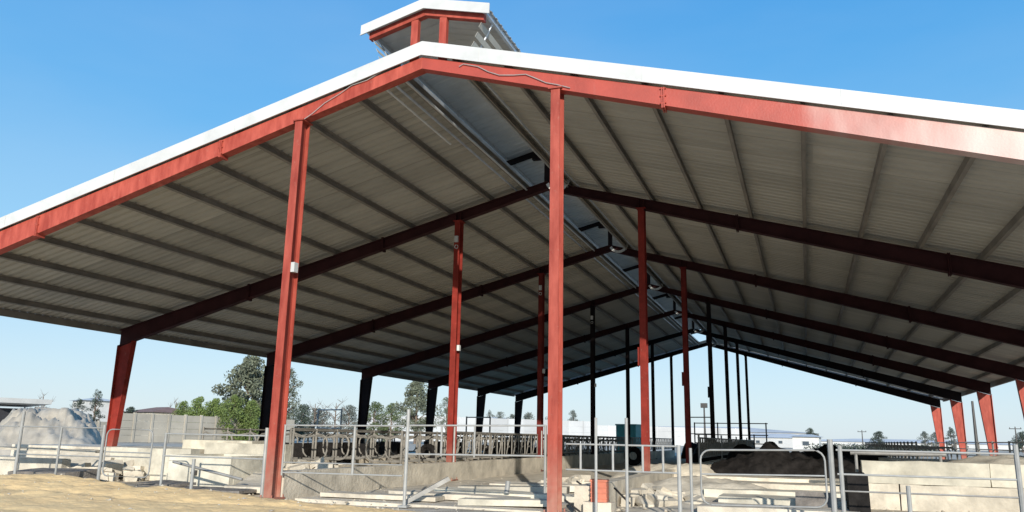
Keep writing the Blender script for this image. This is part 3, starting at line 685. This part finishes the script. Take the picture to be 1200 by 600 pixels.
# ------------------------------------------------------------------ feed fences (headlock panels) along the column lines
def headlock_mesh():
    bm = BM(); L_ = S - .3
    tube(bm, [(0, .15, 1.22), (0, L_, 1.22)], .03, 6); tube(bm, [(0, .15, .58), (0, L_, .58)], .026, 6)
    n = 11
    for k in range(n + 1):
        y = .15 + (L_ - .15) * k / n
        tube(bm, [(0, y, .58), (0, y, 1.22)], .018, 5)
        if k < n:
            w = (L_ - .15) / n
            tube(bm, [(.0, y + w * .25, .58), (0, y + w * .72, 1.22)], .016, 5)
            tube(bm, arc((0, y + w * .55, .92), .11, 40, 320, 8, (0, 1, 0)), .013, 5)
    return bm
hl = None
for x, nm in ((-A, 'left'), (A + .3, 'right')):
    for i in range(1, NF - 1):
        nth = ['', 'nearest', 'second', 'third', 'fourth', 'farthest'][i]
        lb = f'{nth} headlock feed panel along the {nm} side of the feed alley'
        if x > 0 and i < 2: continue
        if hl is None:
            hl = thing('headlock_panel', lb, 'feed fence', (x, i * S, 0), 0, 'headlock panels along the feed alley'); obj('panel_frame', headlock_mesh(), 'loop', hl)
            bm = BM(); tube(bm, [(.02, .12, -.02), (.02, .12, 1.36)], .035, 6); obj('post', bm, 'pipe', hl)
        else: dup(hl, (x, i * S, 0), 0, lb)

# stall dividers: bent pipe loops in rows
def divider_mesh():
    bm = BM()
    pts = [(0, 0, .35), (.9, 0, .35)] + [(.9 + .28 * math.sin(R(a)), 0, .63 - .28 * math.cos(R(a))) for a in (30, 60, 90)] + [(1.18, 0, .78)]
    pts += [(.95 + .23 * math.cos(R(a)), 0, .85 + .23 * math.sin(R(a))) for a in (10, 40, 70, 95)] + [(.4, 0, 1.0), (0, 0, 1.12)]
    tube(bm, pts, .028, 6); tube(bm, [(0, 0, 0), (0, 0, 1.25)], .035, 6)
    return bm
dvs = None
for r_, (x, rz, y0, y1, lb) in enumerate([(-8.2, 0, 8.6, 44, 'row nearest the feed alley'), (-8.3, math.pi, 8.6, 44, 'middle row'), (-5.0, math.pi, 9.4, 44, 'row just behind the left feed fence'), (-12.4, 0, 9.6, 44, 'row by the left eave'), (9.6, 0, 18, 44, 'row in the right bay')]):
    y = y0
    while y < y1:
        if dvs is None:
            dvs = obj('stall_divider', divider_mesh(), 'loop'); tag(dvs, 'bent pipe stall divider in the ' + lb, 'stall divider', 'stall dividers, ' + lb); o = dvs
        else:
            o = dvs.copy(); col.objects.link(o); o['label'] = 'bent pipe stall divider in the ' + lb; o['group'] = 'stall dividers, ' + lb
        o.location = (x, y, 0); o.rotation_euler = (0, 0, rz); y += 1.2
    bm = BM(); xr = x; tube(bm, [(xr, y0, 1.2), (xr, y - 1.2, 1.2)], .026, 6)
    o = obj('neck_rail', bm, 'loop'); tag(o, ['top rail of the stall row nearest the feed alley', 'top rail of the middle stall row', 'top rail of the stall row just behind the left feed fence', 'top rail of the stall row by the left eave', 'top rail of the stall row in the right bay'][r_], 'rail')
    o.location.z = .0 if r_ != 1 else .045
    bm = BM(); xa, xb = sorted((x + (1.7 if rz == 0 else -1.7), x + (1.85 if rz == 0 else -1.85))); rough_box(bm, xa, xb, y0 - .4, y - .6, -.02, .24, .6, .01, 50 + r_)
    o = obj('stall_curb', bm, 'conc'); tag(o, ['low curb of the stall row nearest the feed alley', 'low curb of the middle stall row', 'low curb of the stall row just behind the left feed fence', 'low curb of the stall row by the left eave', 'low curb of the stall row in the right bay'][r_], 'curb')
# right eave fence of posts and rails
t = thing('yard_fence', 'grey rail fence running along under the right eave', 'fence', (W - .6, 0, 0))
for k in range(12):
    y = 12 + k * 3; bm = BM(); tube(bm, [(0, y, 0), (0, y, 1.35)], .04, 6); obj('post', bm, 'pipe_d', t)
for z in (.7, 1.0, 1.3):
    bm = BM(); tube(bm, [(.05, 12, z), (.05, 45, z)], .025, 6); obj('rail', bm, 'pipe_d', t)

# ------------------------------------------------------------------ beyond the barn
def gp(u, dist): p = at(u, 505, dist=dist); return Vector((p.x, p.y, 0))
def hz(u, v, dist): return at(u, v, dist=dist).z
# grey mound at the left
a = gp(58, 46); bm = BM(); L1 = (gp(112, 46) - gp(20, 46)).length
heap(bm, 0, 0, L1 * 1.5, 11, hz(70, 479, 46) + .05, 23, rough=.5, prof=.9, nx=70, ny=40, ang=.80)
for v in bm.verts: v.co.z = min(v.co.z, hz(70, 476, 46) * .93 + .18 * noise.noise(v.co)) if v.co.z > 0 else v.co.z
o = obj('earth_mound', bm, 'earth', None, True); o.location = a; tag(o, 'flat-topped grey earth mound beyond the far-left fence', 'mound')
# white canopy with a dark vehicle-like space under it
p = gp(10, 62); t = thing('canopy_shed', 'small shed with a white canopy roof and dark inside at the left edge', 'shed', p, R(-20))
h = hz(20, 476, 62)
bm = BM(); hexa(bm, [(-2.2, -1.6, h), (2.0, -1.6, h + .15), (2.0, 1.6, h + .15), (-2.2, 1.6, h), (-2.2, -1.6, h + .2), (2.1, -1.6, h + .45), (2.1, 1.6, h + .45), (-2.2, 1.6, h + .2)]); obj('canopy', bm, 'white', t)
for sx in (-1.9, 0, 1.7):
    for sy in (-1.4, 1.4):
        bm = BM(); tube(bm, [(sx, sy, 0), (sx, sy, h)], .05, 6); obj('post', bm, 'pipe_d', t)
bm = BM(); box(bm, -1.8, .2, -1.0, 1.3, .0, h - .15); obj('shade_block', bm, 'dark', t)  # solid dark box painted as the shade under the canopy

# precast boundary wall: posts and panels
def boundary(u0, u1, d0, d1, v_top, label, n, m='panelw', name='boundary_wall'):
    a = gp(u0, d0); b = gp(u1, d1); hh = hz((u0 + u1) / 2, v_top, (d0 + d1) / 2)
    t = thing(name, label, 'wall', a, math.atan2((b - a).y, (b - a).x)); L_ = (b - a).length
    for k in range(n):
        bm = BM(); x0 = L_ * k / n
        for j in range(4): box(bm, x0 + .12, x0 + L_ / n - .12, -.04, .04, hh * j / 4 + .01, hh * (j + 1) / 4 - .01)
        obj('panel', bm, m, t)
        bm = BM(); box(bm, x0 - .11, x0 + .11, -.1, .1, 0, hh + .08); obj('post', bm, m, t)
    return t
boundary(134, 345, 78, 92, 488, 'beige precast boundary wall with posts at the left', 12)
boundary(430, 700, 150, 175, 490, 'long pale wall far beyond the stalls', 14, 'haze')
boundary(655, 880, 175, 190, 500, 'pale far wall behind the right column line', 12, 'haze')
boundary(-250, 134, 84, 100, 489, 'beige boundary wall running out at the left edge', 14)

# buildings
def house(u, dist, w, d, vt, vr, label, wallm, roofm, rz=0, hip=True, win=3, name='house', cat='house'):
    p = gp(u, dist); hw = hz(u, vt, dist); hr = hz(u, vr, dist)
    t = thing(name, label, cat, p, rz)
    bm = BM(); box(bm, -w / 2, w / 2, -d / 2, d / 2, 0, hw); wl = obj('wall', bm, wallm, t)
    bm = BM(); e = .4; i = w * .3 if hip else 0
    if hr > hw + .05:
        v = [bm.verts.new(q) for q in ((-w / 2 - e, -d / 2 - e, hw + .003), (w / 2 + e, -d / 2 - e, hw + .003), (w / 2 + e, d / 2 + e, hw + .003), (-w / 2 - e, d / 2 + e, hw + .003), (-w / 2 + i, 0, hr), (w / 2 - i, 0, hr))]
        for f in ((0, 1, 5, 4), (1, 2, 5), (2, 3, 4, 5), (3, 0, 4), (3, 2, 1, 0)): bm.faces.new([v[k] for k in f])
    else: box(bm, -w / 2 - e, w / 2 + e, -d / 2 - e, d / 2 + e, hw + .003, hw + .25)
    obj('roof', bm, roofm, t)
    for k in range(win):
        x = -w / 2 + w * (k + .5) / win; bm = BM(); box(bm, x - .5, x + .5, -d / 2 - .05, -d / 2 - .003, hw * .38, hw * .72); f = obj('window', bm, 'white', t)
        bm = BM(); box(bm, x - .42, x + .42, -d / 2 - .07, -d / 2 - .053, hw * .41, hw * .69); obj('pane', bm, 'glass', f)
    return t
house(187, 130, 9, 7, 484, 477, 'low house with a brown tiled roof behind the beige boundary wall', 'cream', 'roofb', R(-20))
house(107, 120, 4, 4, 470, 466, 'small white building below the dark tree at the left', 'white', 'white', R(-20), win=2)
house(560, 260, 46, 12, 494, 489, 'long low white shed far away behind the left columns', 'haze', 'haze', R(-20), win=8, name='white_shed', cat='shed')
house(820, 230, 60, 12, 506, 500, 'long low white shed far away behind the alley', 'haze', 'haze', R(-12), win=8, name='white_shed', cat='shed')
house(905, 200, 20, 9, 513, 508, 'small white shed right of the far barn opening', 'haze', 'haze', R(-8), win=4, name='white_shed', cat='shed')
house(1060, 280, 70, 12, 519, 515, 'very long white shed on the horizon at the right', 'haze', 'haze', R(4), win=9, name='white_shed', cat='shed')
house(945, 120, 3.4, 4, 512, 509, 'white flat-roofed cabin near the right of the alley mouth', 'white', 'white', R(-5), win=1, name='cabin', cat='cabin')
# teal container
p = gp(738, 62); t = thing('teal_container', 'teal green metal container beyond the alley between the columns', 'container', p, R(-14)); hh = hz(738, 496, 62)
t.scale = (.75, .75, .92); bm = BM()
for k in range(12): box(bm, -1.05 + .175 * k, -1.05 + .175 * k + .12, -.92, -.9, .15, hh - .1)
box(bm, -1.08, 1.08, -.897, .9, .1, hh); obj('container_body', bm, 'teal', t)
bm = BM(); box(bm, -1.14, 1.14, -.96, .96, hh + .003, hh + .12); obj('lid', bm, 'teal', t)
# dark open frame of pipes beyond the alley (loading race)
t = thing('loading_race', 'dark open pipe frame with top rails beyond the far end of the alley', 'pipe frame', gp(855, 56), R(-12))
for k in range(7):
    bm = BM(); x = -2.4 + .8 * k; tube(bm, [(x, 0, 0), (x, 0, 2.35 if k % 2 == 0 else 1.6)], .045, 6); obj('post', bm, 'black_ins', t)
for z in (1.0, 1.55, 2.3):
    bm = BM(); tube(bm, [(-2.45, .05, z), (2.5, .05, z)], .035, 6); obj('rail', bm, 'black_ins', t)
# yard lamp / utility poles
def pole(u, vt, dist, label, arms=1, name='utility_pole'):
    p = gp(u, dist); h = hz(u, vt, dist); t = thing(name, label, 'pole', p, R(-20))
    bm = BM(); tube(bm, [(0, 0, 0), (0, 0, h)], .14, 8, .08); obj('shaft', bm, 'black_ins', t)
    for k in range(arms):
        bm = BM(); bar(bm, (-.9, 0, h - .35 - .5 * k), (.9, 0, h - .35 - .5 * k), .1, .12); obj('crossarm', bm, 'black_ins', t)
        for x in (-.8, 0, .8):
            bm = BM(); tube(bm, [(x, 0, h - .29 - .5 * k), (x, 0, h - .1 - .5 * k)], .05, 6); obj('insulator', bm, 'black_ins', t)
pole(826, 478, 90, 'dark lamp post standing between the far black columns', 0, 'lamp_post')
pole(1010, 504, 190, 'utility pole on the horizon left of the right eave columns')
pole(1143, 470, 70, 'thin dark pole between the lit right eave columns', 0)
pole(1190, 500, 160, 'utility pole at the right edge of the picture')
pole(1117, 508, 160, 'short utility pole between the lit right eave columns')
bm = BM(); p = gp(826, 90); h = hz(826, 478, 90); box(bm, p.x - .35, p.x + .35, p.y - .2, p.y + .2, h + .003, h + .5)
lp = [o for o in col.objects if o.name == 'lamp_post'][0]
o = obj('lamp_head', bm, 'black_ins'); o.parent = lp; o.matrix_parent_inverse = (Matrix.Translation(lp.location) @ Matrix.Rotation(R(-20), 4, 'Z')).inverted()
# pylon-like frames above the gates: thin white yard posts with short crossbars
for k, (u, vt, d, lb) in enumerate([(385, 479, 40, 'white tall pipe post with a crossbar behind the herringbone stalls'), (560, 488, 46, 'white pipe frame seen between the left feed columns'), (820, 488, 50, 'thin white post beside the far lit column')]):
    p = gp(u, d); h = hz(u, vt, d); t = thing('pipe_arch', lb, 'pipe frame', p, R(-20))
    for x in (-.9, .9):
        bm = BM(); tube(bm, [(x, 0, 0), (x, 0, h)], .045, 6); obj('post', bm, 'pipe', t)
    bm = BM(); tube(bm, [(-.9, 0, h - .05), (.9, 0, h - .05)], .035, 6); obj('rail', bm, 'pipe', t)
    bm = BM(); tube(bm, [(-.9, 0, h * .6), (.9, 0, h * .6)], .03, 6); obj('rail', bm, 'pipe', t)

# dark hedge on the right horizon
# ------------------------------------------------------------------ trees
def leaves(bm, clumps, n, size):
    for k in range(n):
        c, r = random.choice(clumps)
        while True:
            d = Vector((random.uniform(-1, 1), random.uniform(-1, 1), random.uniform(-1, 1)))
            if .2 < d.length < 1: break
        p = Vector(c) + Vector((d.x * r[0], d.y * r[0], d.z * r[1]))
        s = size * random.uniform(.5, 1.4)
        a = Vector((random.gauss(0, 1), random.gauss(0, 1), random.gauss(0, .7))).normalized(); b = a.orthogonal().normalized()
        b = (Matrix.Rotation(random.random() * 6, 3, a) @ b)
        c2 = a.cross(b)
        v = [bm.verts.new(p + b * s), bm.verts.new(p + c2 * s * .45), bm.verts.new(p - b * s), bm.verts.new(p - c2 * s * .45)]
        bm.faces.new(v)
def tree(u, dist, vt, wpx, label, m='leaf', n=2600, kind='tree', trunkfrac=.3, airy=.5, seed=0, group=None, bare=False):
    random.seed(seed + int(u))
    p = gp(u, dist); h = hz(u, vt, dist); w = wpx * dist / F
    t = thing(kind, label, 'tree' if kind != 'bush' else 'bush', p, random.random() * 6, group)
    bm = BM(); z0 = h * trunkfrac; tr_ = max(.05, h * .022)
    top = Vector((random.uniform(-.04, .04) * h, 0, h * .88))
    tube(bm, [(0, 0, -.1), (0, 0, z0), top * .7, top], tr_ * 1.4, 7, tr_ * .25)
    clumps = []; nl = 16 if kind != 'bush' else 10
    for k in range(nl):
        f = k / nl; z = z0 + (h - z0) * (.02 + .86 * f); a = k * 2.4 + random.uniform(-.4, .4)
        prof = math.sin(math.pi * min(1, .22 + .74 * f)) ** .7
        rr = w * .5 * prof * random.uniform(.55, .95)
        e = Vector((math.cos(a) * rr, math.sin(a) * rr, z + random.uniform(-.02, .06) * h))
        s = Vector((0, 0, max(.1, z - .12 * h)))
        tube(bm, [s, (s + e) * .5 + Vector((0, 0, .03 * h)), e], tr_ * .45, 5, tr_ * .12)
        cr = w * random.uniform(.13, .24)
        clumps.append((e, (cr, cr * random.uniform(.6, .95)))); clumps.append(((e + s) * .55 + Vector((0, 0, .05 * h)), (cr * .8, cr * .6)))
        if bare:
            for q in range(6):
                a2 = random.random() * 6; tube(bm, [e, e + Vector((math.cos(a2) * w * .14, math.sin(a2) * w * .14, random.uniform(.03, .16) * h))], tr_ * .16, 4, tr_ * .05)
    clumps.append((Vector((top.x, top.y, h * .93)), (w * .12, h * .07)))
    obj('trunk', bm, 'bark', t)
    if kind == 'bush': clumps += [(Vector((random.uniform(-.4, .4) * w, random.uniform(-.3, .3) * w, random.uniform(.2, .8) * h)), (w * .24, h * .16)) for _ in range(12)]
    if not bare:
        bm = BM(); leaves(bm, clumps, int(n * 1.5), max(.06, w * .028)); obj('crown', bm, m, t)
    return t
tree(286, 95, 417, 62, 'tall airy grey green tree beside the left front column', 'leaf2', 6500, seed=1, trunkfrac=.2)
tree(332, 100, 428, 36, 'narrow airy tree just right of the left front column', 'leaf2', 2500, seed=2)
tree(487, 110, 446, 46, 'tall airy tree between the second and third left eave columns', 'leaf2', 4500, seed=3, trunkfrac=.2)
tree(523, 120, 466, 22, 'green tree right of the third left eave column', 'leaf2', 2000, seed=4)
tree(109, 100, 455, 18, 'small dark round tree left of the lit left eave column', 'leaf3', 2200, seed=5, trunkfrac=.15)
for k, (u, d, vt, w, lb) in enumerate([(214, 90, 469, 26, 'leftmost green bush behind the beige boundary wall, beside the brown roof'), (231, 87, 464, 34, 'second green bush from the brown-roofed house'), (250, 86, 466, 34, 'middle green bush of the row behind the boundary wall'), (270, 86, 462, 34, 'tallest green bush under the airy tree'), (292, 87, 468, 36, 'green bush at the foot of the tall airy tree'), (312, 92, 472, 30, 'green bush just left of the left front column')]):
    tree(u, d, vt, w, lb, 'leafg', 5200, 'bush', .03, seed=10 + k, group='green bushes behind the boundary wall')
for k, (u, d, vt, w, m, lb, br) in enumerate([
        (352, 120, 474, 26, 'leaf3', 'dark bush right of the left front column', 0), (372, 130, 478, 26, 'leafh', 'hazy low tree below the bare branches', 0),
        (392, 125, 466, 34, 'leafh', 'bare branching tree left of the second left eave column', 1), (368, 128, 467, 26, 'leafh', 'small bare tree right of the dark bush', 1), (408, 135, 474, 22, 'leafh', 'hazy tree touching the second left eave column', 0),
        (438, 118, 470, 24, 'leaf', 'green bush right of the second left eave column', 0), (458, 118, 472, 24, 'leaf', 'green bush left of the airy tree in the middle', 0),
        (585, 200, 482, 14, 'leafh', 'hazy small tree between the last left eave columns', 0), (600, 205, 485, 18, 'leafh', 'hazy low tree by the last left eave column', 0),
        (574, 210, 480, 10, 'leafh', 'hazy narrow tree far behind the left bay', 0), (618, 200, 484, 20, 'leafh', 'hazy low tree left of the third left feed column', 0),
        (648, 210, 482, 18, 'leafh', 'hazy tree behind the right front column', 0), (672, 210, 480, 14, 'leafh', 'hazy tree just right of the right front column', 0),
        (150, 130, 476, 20, 'leaf3', 'dark low bush right of the lit left eave column', 0), (88, 105, 466, 14, 'leaf3', 'low dark bush left of the small white building', 0),
        (45, 130, 458, 20, 'leafh', 'bare tree above the white canopy shed', 1), (203, 120, 465, 18, 'leafh', 'bare small tree by the brown-roofed house', 1),
        (950, 190, 501, 12, 'leaf3', 'little dark tree on the horizon right of the alley mouth', 0), (1029, 230, 505, 12, 'leaf3', 'tiny dark tree on the horizon left of the right eave columns', 0),
        (1083, 210, 505, 10, 'leafh', 'hazy tree left of the farthest lit eave column', 0), (1095, 210, 506, 10, 'leafh', 'hazy tree behind the farthest lit eave column', 0), (1114, 210, 500, 9, 'leaf3', 'dark slender tree between the two farther lit eave columns', 0),
        (1196, 210, 506, 14, 'leaf3', 'dark tree at the right edge of the picture', 0)]):
    tree(u, d, vt, w * 1.35, lb, m, 2600, 'tree', .06, seed=40 + k, group='far trees', bare=bool(br))
random.seed(3)
a = gp(952, 75); b = gp(1085, 95)
t = thing('hedge', 'long dark clipped hedge beyond the right pen', 'hedge', a, math.atan2((b - a).y, (b - a).x)); L_ = (b - a).length
bm = BM(); leaves(bm, [((L_ * k / 30, 0, .55), (.9, .62)) for k in range(31)], 6000, .09); obj('foliage', bm, 'leaf3', t)
bm = BM(); 
for k in range(16): tube(bm, [(L_ * (k + .3) / 16, 0, 0), (L_ * (k + .3) / 16, 0, .6)], .05, 5)
obj('stems', bm, 'bark', t)

# ------------------------------------------------------------------ light
tx, tk = .40, .33
sd = Vector((tx, -1, tk)).normalized()
el = math.asin(sd.z); az = math.atan2(sd.x, sd.y)     # azimuth clockwise from +Y
w = bpy.data.worlds.new('World'); sc.world = w; w.use_nodes = True
n = w.node_tree.nodes; L = w.node_tree.links; bg = n['Background']
sky = n.new('ShaderNodeTexSky'); sky.sky_type = 'NISHITA'; sky.sun_disc = False
sky.sun_elevation = el; sky.sun_rotation = az; sky.air_density = 1.0; sky.dust_density = .6; sky.ozone_density = 2.5
tc = n.new('ShaderNodeTexCoord'); sp = n.new('ShaderNodeSeparateXYZ'); L.new(tc.outputs['Generated'], sp.inputs[0])
cr = n.new('ShaderNodeValToRGB'); L.new(sp.outputs[2], cr.inputs[0])
stops = [(0, (.70, .83, .93)), (.07, (.60, .80, .95)), (.2, (.35, .68, .97)), (.38, (.12, .48, .93)), (.6, (.05, .35, .86)), (1, (.04, .17, .52))]
els = cr.color_ramp.elements; els[0].position = 0; els[0].color = (*stops[0][1], 1); els[1].position = 1; els[1].color = (*stops[-1][1], 1)
for p_, c_ in stops[1:-1]:
    e_ = els.new(p_); e_.color = (*c_, 1)
sc_ = n.new('ShaderNodeVectorMath'); sc_.operation = 'SCALE'; sc_.inputs['Scale'].default_value = 1 / .15; L.new(cr.outputs[0], sc_.inputs[0])
mx = n.new('ShaderNodeMix'); mx.data_type = 'RGBA'; mx.inputs[0].default_value = .8
L.new(sky.outputs[0], mx.inputs[6]); L.new(sc_.outputs[0], mx.inputs[7])
nz = n.new('ShaderNodeTexNoise'); nz.inputs['Scale'].default_value = 1.4; nz.inputs['Detail'].default_value = 5
mpw = n.new('ShaderNodeMapping'); mpw.inputs['Scale'].default_value = (1, 1, 3.5); L.new(tc.outputs['Generated'], mpw.inputs[0]); L.new(mpw.outputs[0], nz.inputs['Vector'])
mrw = n.new('ShaderNodeMapRange'); mrw.inputs[1].default_value = .42; mrw.inputs[2].default_value = .8; mrw.inputs[4].default_value = .16; L.new(nz.outputs['Fac'], mrw.inputs[0])
mx2 = n.new('ShaderNodeMix'); mx2.data_type = 'RGBA'; mx2.inputs[7].default_value = (5.0, 5.6, 6.2, 1)
L.new(mrw.outputs[0], mx2.inputs[0]); L.new(mx.outputs[2], mx2.inputs[6])
L.new(mx2.outputs[2], bg.inputs[0]); bg.inputs[1].default_value = .15
ld = bpy.data.lights.new('sun', 'SUN'); ld.energy = 5.0; ld.angle = R(.5); ld.color = (1, .94, .84)
lo = bpy.data.objects.new('sun', ld); col.objects.link(lo); lo.rotation_euler = sd.to_track_quat('Z', 'Y').to_euler(); lo.location = (10, -30, 20)
sc.view_settings.view_transform = 'Standard'; sc.view_settings.look = 'None'; sc.view_settings.exposure = 0
